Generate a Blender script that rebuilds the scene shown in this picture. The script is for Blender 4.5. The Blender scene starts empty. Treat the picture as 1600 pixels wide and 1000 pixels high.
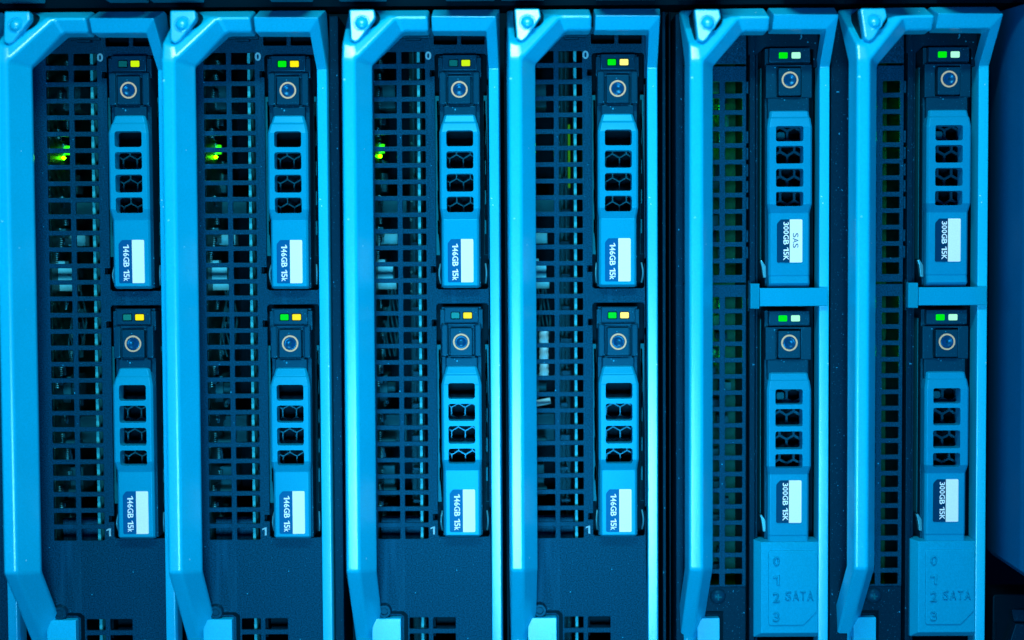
import bpy, bmesh, math, random
from mathutils import Vector, Matrix

sc = bpy.context.scene
col = sc.collection
S = 0.0002            # metres per drawing unit (0.2 mm); u runs right, v runs down, d runs away from the viewer
rnd = random.Random(7)

# ------------------------------------------------------------------ camera
DIST, PITCH, ROLL = 2200 * S, 0.0383, 0.0055
cam_d = bpy.data.cameras.new('camera'); cam = bpy.data.objects.new('camera', cam_d); col.objects.link(cam)
fwd = Vector((0, math.cos(PITCH), -math.sin(PITCH)))
r0 = Vector((1, 0, 0)); u0 = Vector((0, math.sin(PITCH), math.cos(PITCH)))
cr = r0 * math.cos(ROLL) - u0 * math.sin(ROLL)
cu = r0 * math.sin(ROLL) + u0 * math.cos(ROLL)
M = Matrix((cr, cu, -fwd)).transposed().to_4x4()
M.translation = -fwd * DIST
cam.matrix_world = M
cam_d.sensor_width = 36; cam_d.lens = 36 * 2200 / 1600
cam_d.clip_start = 0.01; cam_d.clip_end = 20
cam_d.dof.use_dof = True; cam_d.dof.focus_distance = 2190 * S; cam_d.dof.aperture_fstop = 4.6
sc.camera = cam

# ------------------------------------------------------------------ world, lamps, exposure
w = bpy.data.worlds.new('World'); sc.world = w; w.use_nodes = True
bg = w.node_tree.nodes['Background']; bg.inputs[0].default_value = (0.0, 0.22, 1.0, 1); bg.inputs[1].default_value = 0.03

def area(name, loc, target, sx, sy, power, color, spread=180):
    l = bpy.data.lights.new(name, 'AREA'); l.shape = 'RECTANGLE'; l.size = sx; l.size_y = sy
    l.energy = power; l.color = color; l.spread = math.radians(spread)
    o = bpy.data.objects.new(name, l); col.objects.link(o); o.location = loc
    o.rotation_euler = (Vector(target) - Vector(loc)).to_track_quat('-Z', 'Y').to_euler()
    return o
area('front_softbox', (-0.01, -0.54, -0.14), (0.0, 0, 0), 0.14, 0.10, 0.47, (0.20, 0.68, 1.0), 64)
area('overhead_softbox', (-0.01, -0.40, 0.42), (0.0, 0, -0.01), 0.24, 0.04, 1.1, (0.55, 0.88, 1.0), 110)
area('blue_side_left', (-0.55, -0.5, 0.05), (0, 0, 0), 0.15, 0.4, 0.5, (0.0, 0.17, 1.0))
area('blue_side_right', (0.55, -0.5, 0.0), (0, 0, 0), 0.15, 0.4, 0.65, (0.0, 0.20, 1.0))

vs = sc.view_settings
vs.view_transform = 'Standard'; vs.look = 'None'; vs.exposure = 0; vs.gamma = 1; vs.use_curve_mapping = False
sc.cycles.max_bounces = 6; sc.cycles.diffuse_bounces = 3; sc.cycles.glossy_bounces = 3
sc.cycles.use_denoising = True

# ------------------------------------------------------------------ materials
def mat(name, base, rough=0.45, spec=0.5, metal=0.0, grain=0.0, speck=None, streak=None, bump=0.0, bscale=5000, coat=0.0, tint=(0.05, 0.6, 1.0), rare=0.0):
    m = bpy.data.materials.new(name); m.use_nodes = True
    nt = m.node_tree; b = nt.nodes['Principled BSDF']
    b.inputs['Base Color'].default_value = (*base, 1); b.inputs['Roughness'].default_value = rough
    b.inputs['Specular IOR Level'].default_value = spec; b.inputs['Metallic'].default_value = metal
    b.inputs['Specular Tint'].default_value = (*tint, 1)
    if coat: b.inputs['Coat Weight'].default_value = coat; b.inputs['Coat Roughness'].default_value = 0.25
    tc = nt.nodes.new('ShaderNodeTexCoord'); cur = None
    def noise(scale, detail=2, vec=None):
        n = nt.nodes.new('ShaderNodeTexNoise'); n.inputs['Scale'].default_value = scale; n.inputs['Detail'].default_value = detail
        nt.links.new(vec or tc.outputs['Object'], n.inputs['Vector']); return n.outputs['Fac']
    def ramp(f, a, c):
        r = nt.nodes.new('ShaderNodeMapRange'); r.inputs['From Min'].default_value = a; r.inputs['From Max'].default_value = c
        nt.links.new(f, r.inputs['Value']); return r.outputs['Result']
    def mix(a, c, f):
        x = nt.nodes.new('ShaderNodeMix'); x.data_type = 'RGBA'
        if isinstance(a, tuple): x.inputs['A'].default_value = (*a, 1)
        else: nt.links.new(a, x.inputs['A'])
        x.inputs['B'].default_value = (*c, 1)
        nt.links.new(f, x.inputs['Factor']); return x.outputs['Result']
    if grain:
        f = ramp(noise(2600, 3), 0.38, 0.62)
        cur = mix(tuple(max(0, v * (1 - grain)) for v in base), tuple(v * (1 + grain) for v in base), f)
        f2 = ramp(noise(60, 3), 0.3, 0.75)
        mm = nt.nodes.new('ShaderNodeMath'); mm.operation = 'MULTIPLY'; mm.inputs[1].default_value = 0.25
        nt.links.new(f2, mm.inputs[0]); cur = mix(cur, tuple(v * 0.75 for v in base), mm.outputs[0])
    if streak:
        mp = nt.nodes.new('ShaderNodeMapping'); mp.inputs['Scale'].default_value = (260, 260, 14)
        nt.links.new(tc.outputs['Object'], mp.inputs['Vector'])
        f = ramp(noise(1.0, 2, mp.outputs['Vector']), 0.60, 0.82)
        cur = mix(cur or base, streak, f)
    if speck:
        f = ramp(noise(2300, 1), 0.70 + rare, 0.78 + rare); cur = mix(cur or base, speck, f)
        f = ramp(noise(1150, 0), 0.82 + rare * .6, 0.85 + rare * .6); cur = mix(cur, tuple(min(1, v * 1.6) for v in speck), f)
    if cur: nt.links.new(cur, b.inputs['Base Color'])
    if bump:
        bn = nt.nodes.new('ShaderNodeBump'); bn.inputs['Strength'].default_value = bump; bn.inputs['Distance'].default_value = 0.0001
        nt.links.new(noise(bscale, 2), bn.inputs['Height']); nt.links.new(bn.outputs['Normal'], b.inputs['Normal'])
    return m
def emit(name, color, strength, base=(0.0, 0.01, 0.0)):
    m = mat(name, base, 0.4, 0.15); b = m.node_tree.nodes['Principled BSDF']
    b.inputs['Emission Color'].default_value = (*color, 1); b.inputs['Emission Strength'].default_value = strength
    return m

HANDLE = mat('blue_grey_handle_paint', (0.0, 0.54, 0.82), 0.25, 0.9, grain=0.07, bump=0.15, speck=(0.25, 0.85, 0.95), rare=0.10, tint=(0.8, 1.0, 1.0))
TRIM = mat('blue_grey_trim_paint', (0.0, 0.32, 0.52), 0.38, 0.5, grain=0.08, bump=0.15)
PANEL = mat('dark_panel_paint', (0.0, 0.036, 0.076), 0.5, 0.3, grain=0.6, speck=(0.01, 0.22, 0.36), streak=(0.002, 0.075, 0.15), rare=0.025, bump=0.2)
DARK = mat('dark_plastic', (0.0, 0.036, 0.070), 0.42, 0.4, grain=0.12, speck=(0.01, 0.18, 0.28))
NAVY = mat('navy_divider_paint', (0.0, 0.010, 0.024), 0.5, 0.3, grain=0.2, speck=(0.01, 0.13, 0.22))
BLACK = mat('black_plastic', (0.0, 0.003, 0.006), 0.5, 0.15)
CARRIER = mat('drive_carrier_paint', (0.0, 0.30, 0.48), 0.34, 0.5, grain=0.05, bump=0.06)
CARRIERB = mat('drive_carrier_b', (0.0, 0.26, 0.45), 0.34, 0.5, grain=0.05, bump=0.06)  # slightly darker carrier colour for the 300GB drives
RAIL = mat('rail_metal', (0.0, 0.10, 0.13), 0.4, 0.4, grain=0.15)
UPPER = mat('upper_rail_paint', (0.0, 0.24, 0.34), 0.45, 0.4, grain=0.2)
STRIP = mat('board_edge_metal', (0.03, 0.40, 0.46), 0.4, 0.4, grain=0.1)
STEEL = mat('bright_steel', (0.08, 0.52, 0.66), 0.28, 0.5, metal=0.6, tint=(0.5, 0.9, 1.0))
PCB = mat('circuit_board_green', (0.002, 0.028, 0.018), 0.4, 0.4, grain=0.5, speck=(0.10, 0.45, 0.45))
PCBG = mat('circuit_board_bright_green', (0.001, 0.050, 0.006), 0.4, 0.3, grain=0.4)
CHIP = mat('chip_black', (0.001, 0.010, 0.014), 0.35, 0.4)
CONN = mat('connector_plastic', (0.08, 0.48, 0.56), 0.5, 0.4, grain=0.1)
CABLE = mat('cable_grey', (0.004, 0.075, 0.095), 0.5, 0.4)
SLEEVE = mat('cable_sleeve_white', (0.35, 0.85, 0.92), 0.6)
LABEL = mat('label_blue', (0.0, 0.085, 0.23), 0.45)
LABELDK = mat('label_navy', (0.0, 0.026, 0.075), 0.45)
WHITE = mat('label_white', (0.95, 0.93, 0.86), 0.5, grain=0.03, tint=(1, 1, 1))
PAINTW = mat('white_marking', (0.95, 0.95, 0.95), 0.5, tint=(1, 1, 1))
INK = mat('label_ink', (0.0, 0.06, 0.16), 0.5)
RING = mat('tan_ring', (0.80, 0.44, 0.26), 0.5, tint=(1, 0.6, 0.4))
LENS = mat('lens_gloss', (0.0, 0.045, 0.13), 0.30, 0.7)
HEXA = mat('mesh_metal', (0.01, 0.10, 0.13), 0.3, 0.6)
HEXB = mat('mesh_dark', (0.0, 0.045, 0.08), 0.35, 0.5)
SIDE = mat('side_wall_paint', (0.0, 0.075, 0.18), 0.45, 0.3, grain=0.1)
LGREEN = emit('lamp_green', (0.0, 0.72, 0.0), 1.2)
LYELLOW = emit('lamp_yellow', (0.95, 0.86, 0.0), 1.05)
LLIME = emit('lamp_lime', (0.58, 0.90, 0.0), 1.05)
LPALE = emit('lamp_pale_yellow', (1.0, 0.95, 0.22), 1.25)
LMINT = emit('lamp_mint_white', (0.36, 1.0, 0.66), 1.2)
LDIM = mat('lamp_unlit', (0.01, 0.20, 0.14), 0.3)
LBOARD = emit('board_lamp_green', (0.07, 1.0, 0.0), 42)
LGLOW = emit('board_lamp_dim', (0.03, 1.0, 0.0), 1.6)
MARK = mat('grey_marking', (0.24, 0.50, 0.58), 0.5)
LHIDDEN = emit('added_board_glow', (0.0, 1.0, 0.0), 230)

# ------------------------------------------------------------------ mesh helpers
def finish(name, me, m, parent=None, smooth=35):
    me.name = name
    for p in me.polygons: p.use_smooth = True
    me.set_sharp_from_angle(angle=math.radians(smooth))
    me.materials.clear(); me.materials.append(m)
    o = bpy.data.objects.new(name, me); col.objects.link(o)
    if parent: o.parent = parent
    wn = o.modifiers.new('weighted_normals', 'WEIGHTED_NORMAL'); wn.mode = 'FACE_AREA'; wn.keep_sharp = True; wn.weight = 80
    return o

def rpoly(pts, r, n=4):
    """polygon with rounded corners; r is one radius or one per corner"""
    out = []; k = len(pts)
    for i, p in enumerate(pts):
        ri = r[i] if isinstance(r, (list, tuple)) else r
        p = Vector(p); a = Vector(pts[i - 1]) - p; b = Vector(pts[(i + 1) % k]) - p
        ri = min(ri, a.length * .49, b.length * .49)
        if ri <= 0.01: out.append(tuple(p)); continue
        a.normalize(); b.normalize()
        for j in range(n + 1):
            t = j / n
            q = (p + a * ri) * (1 - t) ** 2 + p * 2 * t * (1 - t) + (p + b * ri) * t ** 2
            out.append((q.x, q.y))
    return out
def rect(u0, v0, u1, v1, r=0.0, n=4):
    return rpoly([(u0, v0), (u1, v0), (u1, v1), (u0, v1)], r, n) if r else [(u0, v0), (u1, v0), (u1, v1), (u0, v1)]
def circle(u, v, r, n=24):
    return [(u + r * math.cos(2 * math.pi * i / n), v + r * math.sin(2 * math.pi * i / n)) for i in range(n)]

def curve_mesh(cu):
    o = bpy.data.objects.new('tmp', cu); col.objects.link(o)
    dg = bpy.context.evaluated_depsgraph_get(); dg.update()
    me = bpy.data.meshes.new_from_object(o.evaluated_get(dg))
    bpy.data.objects.remove(o); bpy.data.curves.remove(cu)
    return me

def shape_mesh(loops, d0, d1, bevel=0.0, res=1):
    cu = bpy.data.curves.new('tmp', 'CURVE'); cu.dimensions = '2D'; cu.fill_mode = 'BOTH'
    for lp in loops:
        sp = cu.splines.new('POLY'); sp.points.add(len(lp) - 1); sp.use_cyclic_u = True
        for i, (u, v) in enumerate(lp): sp.points[i].co = (u, -v, 0, 1)
    half = (d1 - d0) / 2
    bevel = min(bevel, half * .9)
    cu.extrude = half - bevel
    if bevel: cu.bevel_depth = bevel; cu.bevel_resolution = res; cu.offset = -bevel
    me = curve_mesh(cu)
    c = (d0 + d1) / 2
    for vtx in me.vertices:
        x, y, z = vtx.co
        vtx.co = (x * S, (c - z) * S, y * S)
    return me
def shape(name, loops, d0, d1, m, parent=None, bevel=0.0, res=1, warp=None):
    if loops and isinstance(loops[0][0], (int, float)): loops = [loops]
    me = shape_mesh(loops, d0, d1, bevel, res)
    if warp:
        for v in me.vertices:
            u, d, vv = v.co.x / S, v.co.y / S, -v.co.z / S
            u, vv, d = warp(u, vv, d); v.co = (u * S, d * S, -vv * S)
    return finish(name, me, m, parent)

def join_meshes(mes):
    bm = bmesh.new()
    for me in mes: bm.from_mesh(me)
    out = bpy.data.meshes.new('j'); bm.to_mesh(out); bm.free()
    for me in mes: bpy.data.meshes.remove(me)
    return out
def shapes(name, items, m, parent=None):
    """several pieces of ONE part: items = (loops, d0, d1, bevel)"""
    mes = []
    for loops, d0, d1, bv in items:
        if isinstance(loops[0][0], (int, float)): loops = [loops]
        mes.append(shape_mesh(loops, d0, d1, bv))
    return finish(name, join_meshes(mes), m, parent)

def box_item(u0, v0, u1, v1, d0, d1, bv=0.6, r=0.0): return (rect(u0, v0, u1, v1, r), d0, d1, bv)

def bm_mesh(bm, bevel=0.0, seg=2, angle=20):
    bmesh.ops.recalc_face_normals(bm, faces=bm.faces)
    me = bpy.data.meshes.new('b')
    bm.to_mesh(me); bm.free()
    if bevel:
        o = bpy.data.objects.new('tmp', me); col.objects.link(o)
        md = o.modifiers.new('b', 'BEVEL'); md.width = bevel * S; md.segments = seg; md.limit_method = 'ANGLE'; md.angle_limit = math.radians(angle)
        dg = bpy.context.evaluated_depsgraph_get(); dg.update()
        m2 = bpy.data.meshes.new_from_object(o.evaluated_get(dg))
        bpy.data.objects.remove(o); bpy.data.meshes.remove(me); me = m2
    return me
def P(u, v, d): return Vector((u * S, d * S, -v * S))

ADV = {' ': .30, 'G': .80, 'B': .74, 'k': .56, 'K': .74, 'S': .70, 'A': .74, 'T': .64}
def glyph(c, bold, bevel):
    if c == '1':
        cu = bpy.data.curves.new('t', 'CURVE'); cu.dimensions = '2D'; cu.fill_mode = 'BOTH'
        sp = cu.splines.new('POLY'); pts = [(.66, 0), (.66, 1), (.48, 1), (.08, .82), (.08, .66), (.42, .78), (.42, 0)]
        sp.points.add(len(pts) - 1); sp.use_cyclic_u = True
        for i, p in enumerate(pts): sp.points[i].co = (p[0], p[1], 0, 1)
    else:
        cu = bpy.data.curves.new('t', 'FONT'); cu.body = c; cu.size = 1; cu.resolution_u = 3; cu.offset = bold
    if bevel: cu.extrude = 0.004; cu.bevel_depth = bevel; cu.bevel_resolution = 0; cu.offset = bold - bevel * .5
    else: cu.extrude = 0.5
    return curve_mesh(cu)
def text_mesh(s, box, d0, d1, rotate=True, bold=0.012, bevel=0.0):
    """lettering fitted into box (u0,v0,u1,v1); rotate: reads downwards"""
    tot = sum(ADV.get(c, .60) for c in s); pos = 0; out = []
    U0, V0, U1, V1 = box
    for ch_ in s:
        adv = ADV.get(ch_, .60)
        if ch_ != ' ':
            me = glyph(ch_, bold, bevel)
            xs = [v.co.x for v in me.vertices]; ys = [v.co.y for v in me.vertices]; zs = [v.co.z for v in me.vertices]
            x0, x1, y0, y1, z0, z1 = min(xs), max(xs), min(ys), max(ys), min(zs), max(zs)
            m_ = 0.045 if len(s) > 1 else 0
            for v in me.vertices:
                a = (pos + m_ + (adv - 2 * m_) * (v.co.x - x0) / (x1 - x0)) / tot; b = (v.co.y - y0) / (y1 - y0); c = (v.co.z - z0) / (z1 - z0)
                if rotate: u, vv = U0 + b * (U1 - U0), V0 + a * (V1 - V0)
                else: u, vv = U0 + a * (U1 - U0), V1 - b * (V1 - V0)
                v.co = P(u, vv, d1 + (d0 - d1) * c)
            out.append(me)
        pos += adv
    me = join_meshes(out)
    bm = bmesh.new(); bm.from_mesh(me); bmesh.ops.recalc_face_normals(bm, faces=bm.faces); bm.to_mesh(me); bm.free()
    return me
def text(name, s, box, d0, d1, m, parent, **k): return finish(name, text_mesh(s, box, d0, d1, **k), m, parent)

def revolve(name, u, v, prof, m, parent, n=28):
    """prof: (radius, d) points"""
    bm = bmesh.new(); rings = []
    for r, d in prof:
        rings.append([bm.verts.new(P(u + r * math.cos(2 * math.pi * i / n), v + r * math.sin(2 * math.pi * i / n), d)) for i in range(n)] if r > 0 else [bm.verts.new(P(u, v, d))])
    for a, b in zip(rings, rings[1:]):
        for i in range(n):
            j = (i + 1) % n
            if len(a) == 1 and len(b) == 1: continue
            if len(a) == 1: bm.faces.new((a[0], b[i], b[j]))
            elif len(b) == 1: bm.faces.new((a[i], a[j], b[0]))
            else: bm.faces.new((a[i], a[j], b[j], b[i]))
    return finish(name, bm_mesh(bm), m, parent, 50)

def tube_mesh(pts, r, n=8):
    bm = bmesh.new(); rings = []
    vs_ = [P(*p) for p in pts]
    for i, p in enumerate(vs_):
        t = (vs_[min(i + 1, len(vs_) - 1)] - vs_[max(i - 1, 0)]).normalized()
        a = t.orthogonal().normalized(); b = t.cross(a)
        rings.append([bm.verts.new(p + (a * math.cos(2 * math.pi * k / n) + b * math.sin(2 * math.pi * k / n)) * r * S) for k in range(n)])
    for a, b in zip(rings, rings[1:]):
        for k in range(n): bm.faces.new((a[k], a[(k + 1) % n], b[(k + 1) % n], b[k]))
    bm.faces.new(rings[0]); bm.faces.new(rings[-1])
    return bm_mesh(bm)

def empty(name, u=800, v=500, d=0):
    o = bpy.data.objects.new(name, None); col.objects.link(o); o.empty_display_size = 0.01
    o.location = P(u - 800, v - 500, d); return o
def copy_tree(o, parent=None):
    c = o.copy(); col.objects.link(c)
    if parent: c.parent = parent
    for ch in [x for x in col.objects if x.parent == o]: copy_tree(ch, c)
    return c
def kids(o, base): return sorted([x for x in o.children if x.name.split('.')[0] == base], key=lambda x: x.name)
def put(o, m):
    o.material_slots[0].link = 'OBJECT'; o.material_slots[0].material = m
def tag(o, label, cat, group=None):
    o['label'] = label; o['category'] = cat
    if group: o['group'] = group

# a server's own drawing runs u 790..1030, v 20..1075; its Empty stands at u=0, v=0 of that drawing
def server_root(name, off):
    return empty(name, off, 0, 0)

# ------------------------------------------------------------------ chassis (the enclosure the blades sit in)
ch = empty('server_chassis', 800, 500, 0)
tag(ch, 'black enclosure with dark dividers in which the row of blade servers stands', 'chassis')
def cx(u): return u - 800
def cv(v): return v - 500
shapes('enclosure_shell', [
    box_item(cx(-420), cv(-260), cx(2050), cv(1400), 300, 306, 0),
    box_item(cx(-420), cv(-266), cx(2050), cv(-260), 40, 300, 0),
    box_item(cx(-420), cv(1400), cx(2050), cv(1406), 40, 300, 0),
    box_item(cx(-426), cv(-266), cx(-420), cv(1406), 40, 300, 0),
    box_item(cx(2050), cv(-266), cx(2056), cv(1406), 40, 300, 0)], BLACK, ch)
shapes('bay_floor', [box_item(cx(-420), cv(1082), cx(1700), cv(1400), 20, 30, 0)], BLACK, ch)
shapes('bay_roof', [box_item(cx(-420), cv(-120), cx(1700), cv(18), -30, 36, 0)], BLACK, ch)
# the row above: undersides, their overhang added to shade the handle tops
for a, b in ((-200, 20), (26, 92), (190, 250), (256, 334), (436, 500), (540, 612), (702, 776), (786, 852), (930, 1022), (1056, 1122), (1216, 1296), (1310, 1390), (1450, 1562)):
    shape('upper_rail', rect(cx(a), cv(-120), cx(b), cv(12), 2), -128, -36, UPPER, ch, 1.2)
for u0_, u1_, m in ((521, 535, NAVY), (1054, 1066, NAVY), (1294, 1322, NAVY)):
    shape('divider', rect(cx(u0_), cv(30), cx(u1_), cv(1080)), -16, 290, m, ch, 1.2)
for u0_, u1_ in ((1036, 1041), (1046, 1049), (512.5, 516)):
    shape('divider_rib', rect(cx(u0_), cv(22), cx(u1_), cv(1080)), 6, 280, BLACK if u0_ > 1040 else NAVY, ch, 0.8)

# ------------------------------------------------------------------ handle, shared by both kinds of blade
def handle_mesh(dv):
    """bail handle: profile points O (outer back), A, B (front crest), I (inner front), J (inner back)"""
    st = []
    st.append([(794, 1085, 40), (796, 1085, -8), (815.5, 1085, -8), (837, 1085, 24), (834, 1085, 40)])
    st.append([(794, 1006, 40), (796, 1002, -8), (815.5, 1002, -8), (837, 994, 24), (834, 1000, 40)])
    st.append([(794, 872, -80), (796, 868, -124), (815.5, 868, -124), (837.5, 876, -80), (834, 876, -66)])
    st.append([(794, 108 + dv, -80), (797, 112 + dv, -124), (815.5, 112 + dv, -124), (837.5, 114 + dv, -80), (834, 116 + dv, -66)])
    bm = bmesh.new()
    R = [[bm.verts.new(P(*p)) for p in s] for s in st]
    tl = bm.verts.new(P(795.5, 22 + dv * .3, -16)); otl = bm.verts.new(P(794, 22 + dv * .3, -2))
    for uu, bb in ((874, 44 + dv * .6), (921, 44 + dv * .6)):
        R.append([bm.verts.new(P(uu, 27, -28)), bm.verts.new(P(uu, 26, -42)), bm.verts.new(P(uu, bb, -90)),
                  bm.verts.new(P(uu + (10 if uu < 900 else 0), 64 + dv * .5, -76)), bm.verts.new(P(uu + (8 if uu < 900 else 0), 65 + dv * .5, -40))])
    def quad(*v): bm.faces.new(v)
    for a, b in ((0, 1), (1, 2), (2, 3)):
        for k in range(5): quad(R[a][k], R[a][(k + 1) % 5], R[b][(k + 1) % 5], R[b][k])
    # corner: mid vertex keeps the plate bowed
    O3, A3, B3, I3, J3 = R[3]; O4, T4, B4, I4, J4 = R[4]
    A3m = bm.verts.new(P(797, 85 + dv, -116)); B3m = bm.verts.new(P(812, 90 + dv, -117.5)); B4m = bm.verts.new(P(864, 41 + dv * .6, -83))
    quad(A3, B3, B3m, A3m); quad(B3, B4, B4m, B3m); bm.faces.new((B4, T4, B4m))
    bm.faces.new((A3m, B3m, tl)); bm.faces.new((B3m, B4m, tl)); bm.faces.new((B4m, T4, tl))
    bm.faces.new((O3, A3, A3m, tl, otl)); quad(tl, T4, O4, otl)
    quad(B3, I3, I4, B4); quad(I3, J3, J4, I4)
    bm.faces.new((J3, O3, otl)); bm.faces.new((J3, otl, O4)); bm.faces.new((J3, O4, J4))
    for k in range(5): quad(R[4][k], R[4][(k + 1) % 5], R[5][(k + 1) % 5], R[5][k])
    bm.faces.new(R[0]); bm.faces.new(R[5])
    return bm_mesh(bm, 4.2, 4, 12)

def sidebar_mesh():
    bm = bmesh.new()
    def ring(T): return [bm.verts.new(P(*p)) for p in T]
    # order: outer/top O, crest-outer T, crest B, inner I, inner back J
    rings = [
        ring([(926.5, 27, -28), (926.5, 26, -42), (926.5, 44, -90), (926.5, 64, -76), (926.5, 65, -40)]),
        ring([(1027.5, 26.5, -28), (1027.5, 26, -42), (1022.5, 45, -90), (1007.5, 64, -76), (1006, 66, -40)]),
        ring([(1027.5, 112, 16), (1027, 112, -12), (1025, 112, -20), (1010, 112, -19), (1010, 112, 16)]),
        ring([(1027.5, 1085, 16), (1027, 1085, -12), (1025, 1085, -20), (1010, 1085, -19), (1010, 1085, 16)])]
    for a, b in zip(rings, rings[1:]):
        for k in range(5): bm.faces.new((a[k], a[(k + 1) % 5], b[(k + 1) % 5], b[k]))
    bm.faces.new(rings[0]); bm.faces.new(rings[-1])
    return bm_mesh(bm, 1.6, 2, 12)

def add_handle(root, dv):
    h = finish('carry_handle', handle_mesh(dv), HANDLE, root, 40)
    # triangular latch button lying on the sloping corner plate
    def on_plate(u, v, d):   # d here is height off the plate
        return u, v, d - 88 - (v - 22) * 0.30
    rim = [(804, 29.5), (845, 29.5), (850, 38), (849, 47), (824, 81), (815.5, 85.5), (807, 81)]
    btn = [(806, 30), (843, 30), (845, 43), (823, 76), (816, 81), (809, 76)]
    r_ = shape('button_gap_shade', rpoly([(u, v + 6 + dv * .5) for u, v in rim], 3), 4, 40, BLACK, h, 0.8, 1, on_plate)  # raised black block stands in for the shadowed gap around the button
    b = shape('latch_button', rpoly([(u, v + 6 + dv * .5) for u, v in btn], 3), -12, 40, HANDLE, h, 2.5, 2, on_plate)
    u, v = 825, 57 + dv * .5
    prof = [(12.6, -10), (12.4, -12.6), (11.4, -13.2), (10.8, -11.4), (10.2, -12), (8.6, -15.5), (5.8, -18.2), (2.8, -19.4), (0, -19.8)]
    k = revolve('button_dome', u, v, prof, HANDLE, h)
    for vt in k.data.vertices:
        uu, dd, vv = vt.co.x / S, vt.co.y / S, -vt.co.z / S
        uu, vv, dd = on_plate(uu, vv, dd); vt.co = P(uu, vv, dd)
    finish('side_bar', sidebar_mesh(), HANDLE, root, 40)

# ------------------------------------------------------------------ blade with 146 GB drives
def vent_rows(v0, pitch, h, n, cols, r=1.6):
    return [rect(a, v0 + pitch * k, b, v0 + pitch * k + h, r, 2) for k in range(n) for a, b in cols]
def drive_opening(v0, v1):
    return [(929, v0), (1004, v0), (1007, v0 + 3), (1007, v0 + 40), (1011.5, v0 + 40), (1011.5, v0 + 49), (1007, v0 + 49), (1007, v1 - 46),
            (1011.5, v1 - 46), (1011.5, v1 - 39), (1007, v1 - 39), (1007, v1 - 3), (1005, v1), (929, v1), (926, v1 - 3), (926, v1 - 26), (918, v1 - 26), (918, v1 - 36),
            (926, v1 - 36), (926, v0 + 35), (918.5, v0 + 35), (918.5, v0 + 25), (926, v0 + 25), (926, v0 + 3)]

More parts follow.
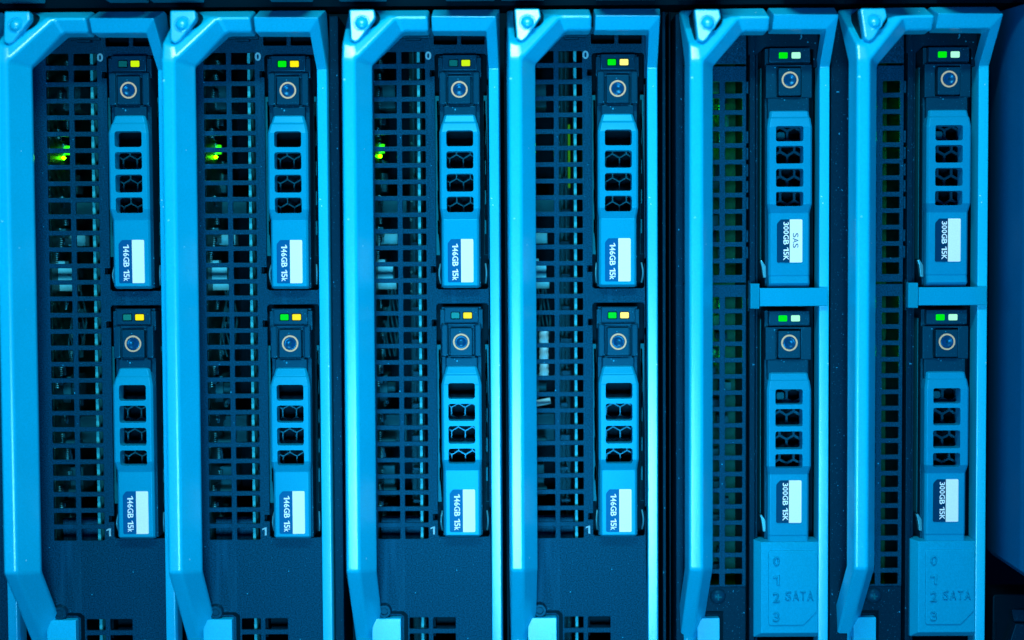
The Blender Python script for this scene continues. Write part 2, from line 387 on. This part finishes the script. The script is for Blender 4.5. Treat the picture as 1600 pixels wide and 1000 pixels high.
def make_blade_a():
    root = server_root('blade_server', 0)
    holes = vent_rows(82.7, 25.6, 18.4, 30, ((831.5, 866.5), (874.4, 911)))
    holes += [rect(924.8, 56.5, 961, 72, 1.5, 2), rect(967.4, 56.5, 1003.6, 72, 1.5, 2)]
    holes += vent_rows(968.2, 25.5, 18, 4, ((880, 910), (917.3, 952.5)))
    holes += [drive_opening(86, 451.5), drive_opening(473.8, 840.5)]
    shape('front_panel', [rect(800, 46, 1012, 1082)] + holes, 0, 5, PANEL, root, 0.7)
    add_handle(root, 0)
    text('slot_mark', '0', (911.5, 82.5, 921, 95.5), -0.5, 1.5, MARK, root, rotate=False, bold=0.03)
    text('slot_mark', '1', (914, 824, 921, 836.5), -0.5, 1.5, MARK, root, rotate=False, bold=0.03)
    shapes('panel_catch', [box_item(884, 64, 905, 66.5, -14, 1, 0.5), box_item(872, 54, 918, 63, -10, 1, 0.8)], DARK, root)
    # latch bracket and its pivot at the foot of the handle
    br = shapes('handle_bracket', [(rpoly([(822, 966), (867.5, 966), (867.5, 1082), (822, 1082)], 2), -14, 2, 1.2)], HANDLE, root)
    shapes('bracket_seam', [(rpoly([(830, 958), (871, 958), (877.5, 964), (877.5, 1082), (871.5, 1082), (871.5, 966), (866, 962), (830, 962)], 1), -1.2, 1, 0.3)], BLACK, root)
    revolve('pivot', 841, 956, [(11, 1), (11, -8), (9.5, -10), (6, -10), (5, -8), (0, -8)], DARK, root)
    # what shows through the vents
    tray = shapes('inner_tray', [box_item(914, 46, 917, 1075, 6, 280, 0), box_item(792, 46, 914, 60, 6, 280, 0), box_item(792, 1068, 914, 1075, 6, 280, 0),
                                 box_item(790, 46, 793, 1075, 6, 280, 0), box_item(793, 60, 914, 1068, 270, 276, 0)], BLACK, root)
    shape('edge_strip', rect(897.8, 62, 902.4, 1075), 9, 34, STRIP, root, 0.6)
    shapes('drive_cage', [box_item(919, 52, 1014, 1000, 34, 40, 0), box_item(917.2, 52, 920.5, 1000, 8, 34, 0), box_item(1012.5, 52, 1014, 1000, 18, 34, 0)], BLACK, root)
    def slots(u0_, u1_, base): return [rect(u0_, base + 46.5 * k, u1_, base + 46.5 * k + 21, 0.5, 1) for k in range(6)]
    for ua, ub, su in ((921, 932, (928.5, 932.2)), (1001.5, 1011, (1001.3, 1004))):
        for v0 in (86, 474.5):
            sl = [rect(max(su[0], ua + .4), v0 + 72 + 46.5 * k, min(su[1], ub - .4), v0 + 93 + 46.5 * k) for k in range(5)]
            shape('drive_rail', [rect(ua, v0 + 64, ub, v0 + 312)] + sl, 9, 12, RAIL, root, 0.3)
    for v0 in (86, 474.5):
        for uu in (932.5, 1003):
            pts = [(uu + 1.5 * math.sin(k / 8 * math.pi) * (1 if uu > 960 else -1), v0 + 326 + 30 * k / 8, 6 - 8 * math.sin(k / 8 * math.pi)) for k in range(9)]
            finish('spring_clip', tube_mesh(pts, 1.3), STEEL, root)
    # the mother board stands on edge and runs back into the blade
    bd = shape('circuit_board', rect(828, 62, 831, 1066), 14, 268, PCB, root)
    rr = random.Random(21)
    def board_box(nm, v0, v1, d0, d1, hgt, m, bv=0.6): return shape(nm, rect(830.6, v0, 831 + hgt, v1), d0, d1, m, bd, bv)
    pins = []
    for k in range(34):
        v = 84 + 22 * k + rr.uniform(-6, 6); d = rr.uniform(24, 150)
        board_box('chip', v, v + rr.uniform(7, 18), d, d + rr.uniform(14, 50), rr.uniform(2, 9), CHIP if k % 3 else CABLE)
        for q in range(rr.choice((3, 5, 7))):
            pins.append(box_item(830.8, v + q * 3.2, 832.6 + rr.uniform(0, 1.5), v + q * 3.2 + 1.3, d - 7, d - 4, 0))
    shapes('pin_row', pins, CONN, bd)
    board_box('connector', 362, 379, 100, 122, 27, CONN)
    board_box('connector', 414, 436, 44, 70, 24, CONN); board_box('connector', 436, 452, 50, 70, 29, CONN, 1.2); board_box('connector', 404, 410, 40, 60, 12, CONN)
    for v, d, hgt, l in ((120, 90, 26, 60), (300, 130, 40, 40), (590, 60, 12, 80), (660, 120, 38, 30), (740, 90, 20, 60), (905, 90, 22, 60)):
        board_box('heat_sink', v, v + rr.uniform(26, 46), d, d + l, hgt, CABLE)
    for v in (610, 700, 780): 
        o = revolve('capacitor', 0, 0, [(0, -24), (7, -24), (8, -22), (8, 0), (0, 0)], CABLE, bd)
        o.rotation_euler = (0, 0, math.radians(90)); o.location = P(831, v, 74)
        for vt in o.data.vertices: pass
    revolve('board_lamp', 833.5, 238, [(0, 70), (2.2, 71), (2.8, 74), (2.2, 77), (0, 78)], LBOARD, bd, 12)
    board_box('green_glow_piece', 218, 232, 84, 92, 8, LGLOW)
    # loose leads and a riser card with its stiffeners
    leads = []
    for k in range(6):
        u_ = 842 + 3.2 * k; leads.append(tube_mesh([(u_ + 4 * math.sin(t * .7 + k), 448 + t * 14, 78 + 10 * math.cos(t * .5 + k)) for t in range(9)], 1.2, 6))
    finish('cable', join_meshes(leads), CABLE, root)
    rs = shape('riser_card', rect(876, 62, 896, 1066), 150, 154, PCB, root)
    shapes('stiffener', [box_item(882, 62, 885, 1066, 132, 150, 0.3), box_item(889, 62, 891, 1066, 120, 150, 0.3)], CABLE, rs)
    shapes('socket', [box_item(878 + rr.uniform(0, 4), v, 890 + rr.uniform(0, 8), v + rr.uniform(5, 10), 110, 150, 0.4) for v in range(270, 1000, 53)], CHIP, rs)
    shape('rear_plate', rect(833, 815, 897, 850), 40, 46, PANEL, root, 0.5)
    return root

# ------------------------------------------------------------------ blade with 300 GB drives
def make_blade_b():
    root = server_root('blade_server', 0)
    cols = ((830, 858.5), (867.4, 894.3))
    gp = shape('vent_grille', [rect(800, 108, 900, 443.5)] + vent_rows(131.6, 25.6, 18.3, 12, cols), 0, 5, PANEL, root, 0.7)
    shapes('grille_tab', [box_item(900.4, 131.8 + 25.6 * k, 903.6, 150 + 25.6 * k, 0.5, 4, 0.4) for k in (0, 3, 4, 5, 6, 7, 9, 10)], PANEL, gp)
    gp2 = shape('vent_grille', [rect(800, 447, 900, 922)] + vent_rows(466, 25.6, 18.3, 18, cols), 0, 5, PANEL, root, 0.7)
    shape('front_panel', [rect(800, 50, 900, 104)], 1, 6, PANEL, root, 0.8)
    shapes('lower_panel', [box_item(800, 922.4, 900, 1082, 1, 7, 0.8)], NAVY, root)
    add_handle(root, 5)
    sw = revolve('screw', 856, 937, [(12.5, 2), (12.2, -1.5), (9.5, -5), (5, -6.6), (0, -7)], DARK, root)
    shapes('screw_slot', [box_item(851, 936, 861, 938.2, -7.4, -5, 0.2), box_item(854.9, 932, 857.1, 942, -7.5, -5, 0.2)], RAIL, sw)
    shapes('handle_bracket', [(rpoly([(822, 968.5), (857.5, 968.5), (857.5, 1082), (822, 1082)], 2), -12, 2, 1.2)], HANDLE, root)
    shapes('bracket_seam', [(rpoly([(830, 961), (864.5, 961), (864.5, 1082), (860, 1082), (860, 965.5), (830, 965.5)], 1), -1.2, 2, 0.3)], BLACK, root)
    # upright rails beside the drive bay, bay back
    shapes('bay_rail', [box_item(905, 58, 914, 1082, -3, 20, 1.2), box_item(915.5, 70, 919, 1082, 3, 20, 0.8), box_item(903, 440, 905, 488, -2, 8, .5)], NAVY, root)
    shapes('bay_lip', [box_item(921.2, 112, 922.4, 408, -7, 14, 0.4), box_item(921.2, 500, 922.4, 805, -7, 14, 0.4)], RAIL, root)
    shapes('bay_back', [box_item(900.5, 50, 1012, 1000, 34, 40, 0)], BLACK, root)
    shapes('bay_header', [(rpoly([(903, 54), (1012, 54), (1012, 110), (1004, 110), (1004, 82), (930, 78), (917, 90), (903, 90)], 2), -2, 10, 1.0)], NAVY, root)
    for v0 in (410, 808):
        shapes('spring_clip', [(rpoly([(921, v0), (924, v0 - 1), (930, v0 + 8), (930.5, v0 + 26), (926, v0 + 26), (923.5, v0 + 8)], 1.2), -6, 4, 0.8)], STEEL, root)
    # light trim: cross bracket and the cover plate below
    def belt(u, v, d):
        if u > 930 and u < 1004: v += (466 - v) / 14 * 1.2 * math.sin((u - 930) / 74 * math.pi)
        return u, v, d
    cb = shape('cross_bracket', rpoly([(917, 452), (1022, 452), (1022, 480), (917, 480)], 1), -27, -6, TRIM, root, 1.0, 2)
    def lean(u, v, d):
        if u > 912: d -= 12
        return u, v, d
    shape('bracket_end', rpoly([(905, 445), (916.8, 445), (916.8, 484), (905, 484)], 0.8), -13, 2, TRIM, cb, 1.2, 1, lean)
    def plate_bevel():
        bm = bmesh.new()
        f = [(921, 848, -20), (1009.8, 848, -20), (1009.8, 991, -20), (921, 991, -20)]
        b = [(911, 846, -8), (1009.8, 846, -8), (1009.8, 1000, -8), (911, 1000, -8)]
        F = [bm.verts.new(P(*p)) for p in f]; B = [bm.verts.new(P(*p)) for p in b]; C = [bm.verts.new(P(p[0], p[1], 14)) for p in b]
        bm.faces.new(F); bm.faces.new(C)
        for X, Y in ((F, B), (B, C)):
            for k in range(4): bm.faces.new((X[k], X[(k + 1) % 4], Y[(k + 1) % 4], Y[k]))
        return bm_mesh(bm, 1.2, 2, 12)
    pl = finish('cover_plate', plate_bevel(), TRIM, root, 40)
    shape('raised_field', rpoly([(931.5, 860.5), (1008, 860.5), (1008, 957), (987, 978.5), (931.5, 978.5)], [5, 5, 2, 2, 5]), -22.2, -18, TRIM, pl, 1.3, 2)
    num = []
    for s, v in (('0', 877), ('1', 906.5), ('2', 934), ('3', 964.5)):
        num.append(text_mesh(s, (938.5, v - 8, 949.5, v + 8), -25.0, -19.4, rotate=False, bold=0.0, bevel=0.075))
    num.append(text_mesh('SATA', (957, 923.5, 1003, 939.5), -25.0, -19.4, rotate=False, bold=0.0, bevel=0.075))
    finish('embossed_lettering', join_meshes(num), TRIM, pl)
    # interior
    shapes('inner_tray', [box_item(899, 50, 902, 1075, 8, 280, 0), box_item(792, 50, 899, 60, 8, 280, 0), box_item(792, 1068, 899, 1075, 8, 280, 0),
                          box_item(790, 50, 793, 1075, 8, 280, 0)], BLACK, root)
    bd = shape('circuit_board', rect(824, 62, 898, 1066), 92, 96, PCBG, root)
    rr = random.Random(5)
    for k in range(30):
        v = 120 + 27 * k; u_ = rr.uniform(838, 872)
        shape('chip', rect(u_, v, u_ + rr.uniform(8, 20), v + rr.uniform(10, 22)), 84 - rr.uniform(0, 14), 92, CHIP if k % 2 else CABLE, bd, 0.5)
    for v in (165, 215, 480, 560):
        revolve('board_lamp', 846, v, [(0, 60), (1.6, 61), (2, 64), (0, 67)], LHIDDEN, bd, 10)  # unseen lamps added so the board behind the grille glows green
    return root

# ------------------------------------------------------------------ drives (own drawing: 0,0 is the centre of the ring)
def loft_grip(name, stations, m, parent, cut, wincut, bevel=1.2):
    """stations: (v, half width left, half width right, d front); a chamfered bar with window openings cut through"""
    bm = bmesh.new(); rings = []
    for v, wl, wr, d in stations:
        rings.append([bm.verts.new(P(*p)) for p in ((-wl, v, -1), (-wl, v, d + 4), (-wl + 3.2, v, d), (wr - 3.2, v, d), (wr, v, d + 4), (wr, v, -1))])
    for a, b in zip(rings, rings[1:]):
        for k in range(6): bm.faces.new((a[k], a[(k + 1) % 6], b[(k + 1) % 6], b[k]))
    bm.faces.new(rings[0]); bm.faces.new(rings[-1])
    me = bm_mesh(bm, bevel, 2, 12)
    o = bpy.data.objects.new('tmp', me); col.objects.link(o)
    cm = join_meshes([shape_mesh([lp], -60, 20) for lp in cut]); co = bpy.data.objects.new('cut', cm); col.objects.link(co)
    bmc = bmesh.new(); bmc.from_mesh(cm); bmesh.ops.remove_doubles(bmc, verts=bmc.verts, dist=S * 0.01); bmesh.ops.recalc_face_normals(bmc, faces=bmc.faces); bmc.to_mesh(cm); bmc.free()
    md = o.modifiers.new('b', 'BOOLEAN'); md.object = co; md.operation = 'DIFFERENCE'; md.solver = 'EXACT'
    dg = bpy.context.evaluated_depsgraph_get(); dg.update()
    m2 = bpy.data.meshes.new_from_object(o.evaluated_get(dg))
    for x in (o, co): bpy.data.objects.remove(x)
    o = bpy.data.objects.new('tmp', m2); col.objects.link(o)
    md = o.modifiers.new('b', 'BEVEL'); md.width = 0.9 * S; md.segments = 2; md.limit_method = 'ANGLE'; md.angle_limit = math.radians(50)
    dg = bpy.context.evaluated_depsgraph_get(); dg.update()
    m3 = bpy.data.meshes.new_from_object(o.evaluated_get(dg)); bpy.data.objects.remove(o)
    return finish(name, m3, m, parent, 35)

def hex_plate(name, u0_, v0, u1_, v1, pitch, wall, d0, d1, m, parent, phase=0.0):
    """honeycomb: every cell wall is a thin bar, cut off at the plate's edge"""
    r = pitch / math.sqrt(3); dy = pitch * math.sqrt(3) / 2; edges = {}
    row = 0; v = v0 - 2 * dy
    while v < v1 + 2 * dy:
        u = u0_ - 2 * pitch + (pitch / 2 if row % 2 else 0) + phase
        while u < u1_ + 2 * pitch:
            h = [(u + r * math.sin(math.pi / 3 * k), v + r * math.cos(math.pi / 3 * k)) for k in range(6)]
            for k in range(6):
                a, b = h[k], h[(k + 1) % 6]
                edges[(round((a[0] + b[0]) / 2, 1), round((a[1] + b[1]) / 2, 1))] = (a, b)
            u += pitch
        v += dy; row += 1
    bm = bmesh.new(); n = 0
    for (a, b) in edges.values():
        t0, t1 = 0.0, 1.0; dx, dv = b[0] - a[0], b[1] - a[1]; ok = True
        for p_, q_ in ((-dx, a[0] - u0_), (dx, u1_ - a[0]), (-dv, a[1] - v0), (dv, v1 - a[1])):
            if abs(p_) < 1e-9:
                if q_ < 0: ok = False
            elif p_ < 0: t0 = max(t0, q_ / p_)
            else: t1 = min(t1, q_ / p_)
        if not ok or t1 - t0 < 0.03: continue
        A = Vector((a[0] + dx * t0, a[1] + dv * t0)); B = Vector((a[0] + dx * t1, a[1] + dv * t1))
        nn = Vector((-(B - A).y, (B - A).x)).normalized() * wall / 2; e = 0.012 * (n % 17); n += 1
        ext = (B - A).normalized() * wall * .25
        c = [A - ext + nn, B + ext + nn, B + ext - nn, A - ext - nn]
        f = [bm.verts.new(P(p.x, p.y, d0 + e)) for p in c]; k_ = [bm.verts.new(P(p.x, p.y, d1 + e)) for p in c]
        bm.faces.new(f); bm.faces.new(k_)
        for k in range(4): bm.faces.new((f[k], f[(k + 1) % 4], k_[(k + 1) % 4], k_[k]))
    return finish(name, bm_mesh(bm), m, parent)

def drive_button(root, box, ringr, d):
    b = shape('release_button', rect(*box, 2.5), d, 2, DARK, root, 1.2, 2)
    revolve('button_ring', 0, 0, [(ringr, d + .3), (ringr, d - 0.7), (ringr - 2.6, d - 0.7), (ringr - 2.6, d + .3)], RING, b, 36)
    revolve('button_dimple', 0, 0, [(ringr - 3.0, d - .1), (ringr - 3.2, d - 1.6), (ringr - 4.5, d - 2.0), (ringr - 6.5, d - 1.2), (ringr - 8.5, d - .2), (0, d + .2)], LENS, b, 32)
    return b

def make_drive_a():
    root = empty('hard_drive', 800, 500, 0)
    shapes('carrier_body', [([rect(-31, -54, 31, 305), rect(-26, 56, 26, 202)], -2, 33, 0.8), box_item(-33, -50, 33.5, -20, -8, 10, 1.2), box_item(-26, -53.5, 27, -29.5, -14, 0, 1.6),
                            box_item(-25, 24, 25.5, 50, -11, 0, 2.0, 2)], DARK, root)
    hs = shape('button_housing', [rect(-31.5, -28.5, 31.3, 24, 3), rect(-19.5, -24.5, 19.8, 22.4)], -11, 0, DARK, root, 1.4)
    shapes('housing_wing', [box_item(-31, -27, -20.5, 22.5, -15, -9, 2), box_item(20.8, -27, 31, 22.5, -15, -9, 2)], DARK, hs)
    drive_button(root, (-17.4, -21.3, 17.4, 22), 12.8, -17)
    for a, b in ((-15.3, -2.6), (3.4, 16.6)):
        fr = shape('status_light', rect(a, -45.4, b, -36.2, 1.6), -15.4, -10, LDIM, root, 0.5)
        shape('light_bezel', [rect(a - 1.2, -46.6, b + 1.2, -35, 1.8), rect(a - .1, -45.5, b + .1, -36.1, 1.6)], -14.9, -12, BLACK, fr, 0.3)
    cut = [rect(-20.5, a, 21, b, 4.5) for a, b in ((63.5, 88), (95.5, 122.2), (130, 157.6), (165, 189))]
    st = [(37.5, 22.5, 22.5, -10), (39.5, 24, 24, -15), (50, 27, 27, -18), (52, 28, 28, -20.5), (66, 31.2, 31.2, -26), (183, 31.2, 31.2, -26), (200, 29, 29, -17), (302, 29, 29, -17), (306, 28, 28, -8)]
    g = loft_grip('grip', st, CARRIER, root, cut, None)
    hex_plate('air_mesh', -27, 92, 27, 200, 21.5, 1.8, 8, 13, HEXA, g, 10.0)
    lb = shape('capacity_label', rpoly([(-14.5, 230.3), (0.6, 230.3), (0.6, 297), (-19.8, 297), (-19.8, 236.5)], [1.5, 0, 0, 2.5, 1.5]), -17.5, -16.5, LABEL, root, 0)
    shape('white_patch', rpoly([(0.9, 230.3), (19.8, 230.3), (19.8, 297), (0.9, 297)], [0, 2, 2, 0]), -17.6, -16.5, WHITE, lb, 0)
    text('capacity_text', '146GB 15k', (-12.6, 237, -3.6, 294.5), -17.8, -17.2, PAINTW, lb, bold=0.014)
    return root

def make_drive_b():
    root = empty('hard_drive', 800, 500, 0)
    shapes('carrier_body', [([rect(-36, -50, 33, 318), rect(-29, 62, 25, 202)], -2, 33, 0.8), box_item(-31, -49.5, 32, -27.2, -14, 0, 1.2), box_item(-33, 26, 31, 58, -10, 0, 1.5, 2)], DARK, root)
    hs = shape('button_housing', [rect(-36, -24, 35, 27, 1.5), rect(-20, -21.5, 19, 25.5)], -11.5, 0, DARK, root, 1.0)
    drive_button(root, (-17.3, -18.5, 17.4, 24), 12.8, -17)
    for a, b in ((-16.4, -3), (3.2, 16.8)):
        shape('status_light', rect(a, -42.6, b, -33.2, 1.8), -15.2, -10, LDIM, root, 0.5)
    cut = [rect(-23, a, 19, b, 3.5) for a, b in ((71.5, 95), (102, 129), (137, 164.7), (172.2, 194.3))]
    st = [(46, 29, 28.5, -9), (48, 30.5, 30, -15), (57, 31.5, 31, -18), (59, 33, 32, -20.5), (73, 36, 33, -26), (191, 36, 33, -26), (205, 32.5, 31.5, -16.5), (300.5, 32.5, 31.5, -16), (302.5, 32, 31.5, -14.5), (313, 32, 31.5, -17.5), (319, 33, 32, -8)]
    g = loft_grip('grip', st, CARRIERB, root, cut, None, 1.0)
    hex_plate('air_mesh', -30, 64, 26, 200, 22, 3.6, 4, 10, HEXB, g, 8.0)
    shapes('air_stub', [(rpoly([(-17, 78), (-4, 78), (-4, 90), (-17, 90)], 4), 0, 8, 1.5)], RAIL, g)
    lb = shape('capacity_label', rpoly([(-14, 214.5), (-.5, 214.5), (-.5, 281), (-20, 281), (-20, 221)], [1.5, 0, 0, 2.5, 2]), -17.5, -16, LABELDK, root, 0)
    shape('white_patch', rpoly([(-.2, 214.5), (19.2, 214.5), (19.2, 281), (-.2, 281)], [0, 2, 2, 0]), -17.6, -16, WHITE, lb, 0)
    text('capacity_text', '300GB 15K', (-10, 218, -1.8, 278), -17.8, -17.2, PAINTW, lb, bold=0.014)
    return root

# ------------------------------------------------------------------ place the blades
OFF = [-753, -508.3, -243.9, 0.0, 265.5, 510.5]
order = ['leftmost', 'second', 'third', 'fourth']
blabel = ['leftmost of the four blade servers with 146GB drives, handle bar along the left picture edge',
          'second blade server from the left, green board lamp glowing brightest behind its vent grille',
          'third blade server from the left, plain dark lower panel without scratches',
          'fourth blade server from the left, white cable sleeve behind its vent grille',
          'blade server with 300GB drives nearer the middle, SAS printed on its upper drive',
          'rightmost blade server with 300GB drives, beside the slanting blue side wall']
A0 = make_blade_a(); B0 = make_blade_b()
blades = [A0] + [copy_tree(A0) for _ in range(3)] + [B0, copy_tree(B0)]
for o, x, l in zip(blades, OFF, blabel):
    o.location = P(x - 800, -500, 0)
    tag(o, l, 'blade server', 'blade servers side by side in the chassis')
# the fourth blade has a sleeved lead behind its grille
slv = []
for k in range(26): slv.append((851 + 0.6 * math.sin(k * 2.1), 520 + 3 * k, 58))
finish('cable_sleeve', tube_mesh(slv, 7.6, 14), SLEEVE, blades[3], 60)
LRISERGLOW = emit('painted_riser_glow', (0.10, 0.80, 0.0), 0.28)  # emission painted in for green lamp light on the riser edge
shapes('green_glow_piece', [box_item(893.5, 186, 896, 288, 104, 120, 0.4)], LRISERGLOW, blades[3])
finish('lead_tag', tube_mesh([(836, 636, 50), (848, 634, 50), (861, 631.5, 50)], 5.2, 10), SLEEVE, blades[3], 50)

# the blade cut off by the left picture edge: only its right side bar and panel edge show
N = empty('blade_server', -1000, 0, 0); N.location = P(-1000 - 800, -500, 0)
finish('side_bar', sidebar_mesh(), HANDLE, N, 40)
shape('front_panel', rect(960, 46, 1011, 1082), 0, 5, PANEL, N, 0.7)
tag(N, 'blade server cut off by the left picture edge, only its right side bar showing', 'blade server', 'blade servers side by side in the chassis')

# ------------------------------------------------------------------ place the drives
DA = make_drive_a(); DB = make_drive_b()
LG = {'g': LGREEN, 'y': LYELLOW, 'l': LLIME, 'p': LPALE, 'm': LMINT, '0': LDIM}
lamps = [('0l', '0y'), ('gy', 'gy'), ('0l', '0y'), ('gp', 'gp'), ('gm', 'gm'), ('gm', 'gm')]
desc = {'0l': 'right lamp lime yellow', '0y': 'yellow lamp lit', 'gy': 'green and yellow lamps lit',
        'gp': 'green and pale yellow lamps lit', 'gm': 'green and mint white lamps lit'}
where = ['leftmost blade server', 'second blade server from left', 'third blade server from left', 'fourth blade server from left', 'fifth blade server', 'rightmost blade server']
jit = [((-.4, -1.5), (.4, -.5)), ((.4, 0), (-.6, .6)), ((.2, 0), (.4, -.6)), ((.2, 0), (.1, .4)), ((0, 0), (0, 0)), ((.2, 0), (-.6, -.4))]
firstA = firstB = True
for i in range(6):
    for j in range(2):
        a = i < 4
        if a: o = DA if firstA else copy_tree(DA); firstA = False
        else: o = DB if firstB else copy_tree(DB); firstB = False
        ju, jv = jit[i][j]
        o.location = P(OFF[i] + 964.6 + ju - 800, (143.4 if a else 131.6) + (390.0 if a else 405.6) * j + jv - 500, 0)
        o.rotation_euler = (0, math.radians([-.15, .1, 0, .12, -.1, 0][i] * (1 - j)), 0)
        st = kids(o, 'status_light'); st.sort(key=lambda q: min(v.co.x for v in q.data.vertices))
        for q, c in zip(st, lamps[i][j]): put(q, LG[c])
        extra = '' if a else (' marked SAS' if (i, j) == (4, 0) else '')
        tag(o, '%s drive%s, %s, %s slot, %s' % ('146GB' if a else '300GB', extra, desc[lamps[i][j]], ('upper', 'lower')[j], where[i]),
            'hard drive', ('146GB' if a else '300GB') + ' drives in the blades')
        if (i, j) == (4, 0): sas = o
finish('series_text', text_mesh('SAS', (4.5, 235, 13, 259), -18.0, -17.4, bold=0.0), INK, kids(sas, 'capacity_label')[0])

# ------------------------------------------------------------------ right side: slanting wall and the unit under it
def wall_mesh():
    bm = bmesh.new(); prof = [(1568, 70, 16.5, 877.0), (1560, 15, 23.2, 873.0), (1556, -20, 27.2, 871.2), (1556, -48, 29.5, 871.9), (1559, -70, 30.4, 874.5), (1565, -86, 30.0, 879.0), (1578, -98, 27.3, 888.1), (1620, -112, 16.7, 916.9)]
    rows = [[bm.verts.new(P(u - 800, vt - 500, d)) for vt in (t, b)] + [bm.verts.new(P(u + 14 - 800, vt - 500, d + 14)) for vt in (b + 14, t)] for u, d, t, b in prof]
    for a, b in zip(rows, rows[1:]):
        for k in range(4): bm.faces.new((a[k], a[(k + 1) % 4], b[(k + 1) % 4], b[k]))
    bm.faces.new(rows[0]); bm.faces.new(rows[-1])
    return bm_mesh(bm, 1.2, 2, 25)
wl = finish('side_wall', wall_mesh(), SIDE, None, 60); wl.location = (0, 0, 0)
tag(wl, 'slanting blue metal side wall at the right picture edge', 'panel')
ub = empty('corner_unit', 1575, 960, 0)
shapes('casing', [box_item(-24, -26, 90, 130, -10, 60, 2.5, 6), box_item(-22, 20, -18, 130, -12, -4, .8)], BLACK, ub)
shapes('cover', [(rpoly([(4, -3), (80, -3), (80, 16), (8, 16)], 1), -16, 0, 1.2), (rpoly([(8, 18), (80, 18), (80, 120), (-10, 120), (-5, 60)], 1), -22, 0, 1.5)], NAVY, ub)
tag(ub, 'dark boxy unit in the bottom right corner below the slanting wall', 'equipment')
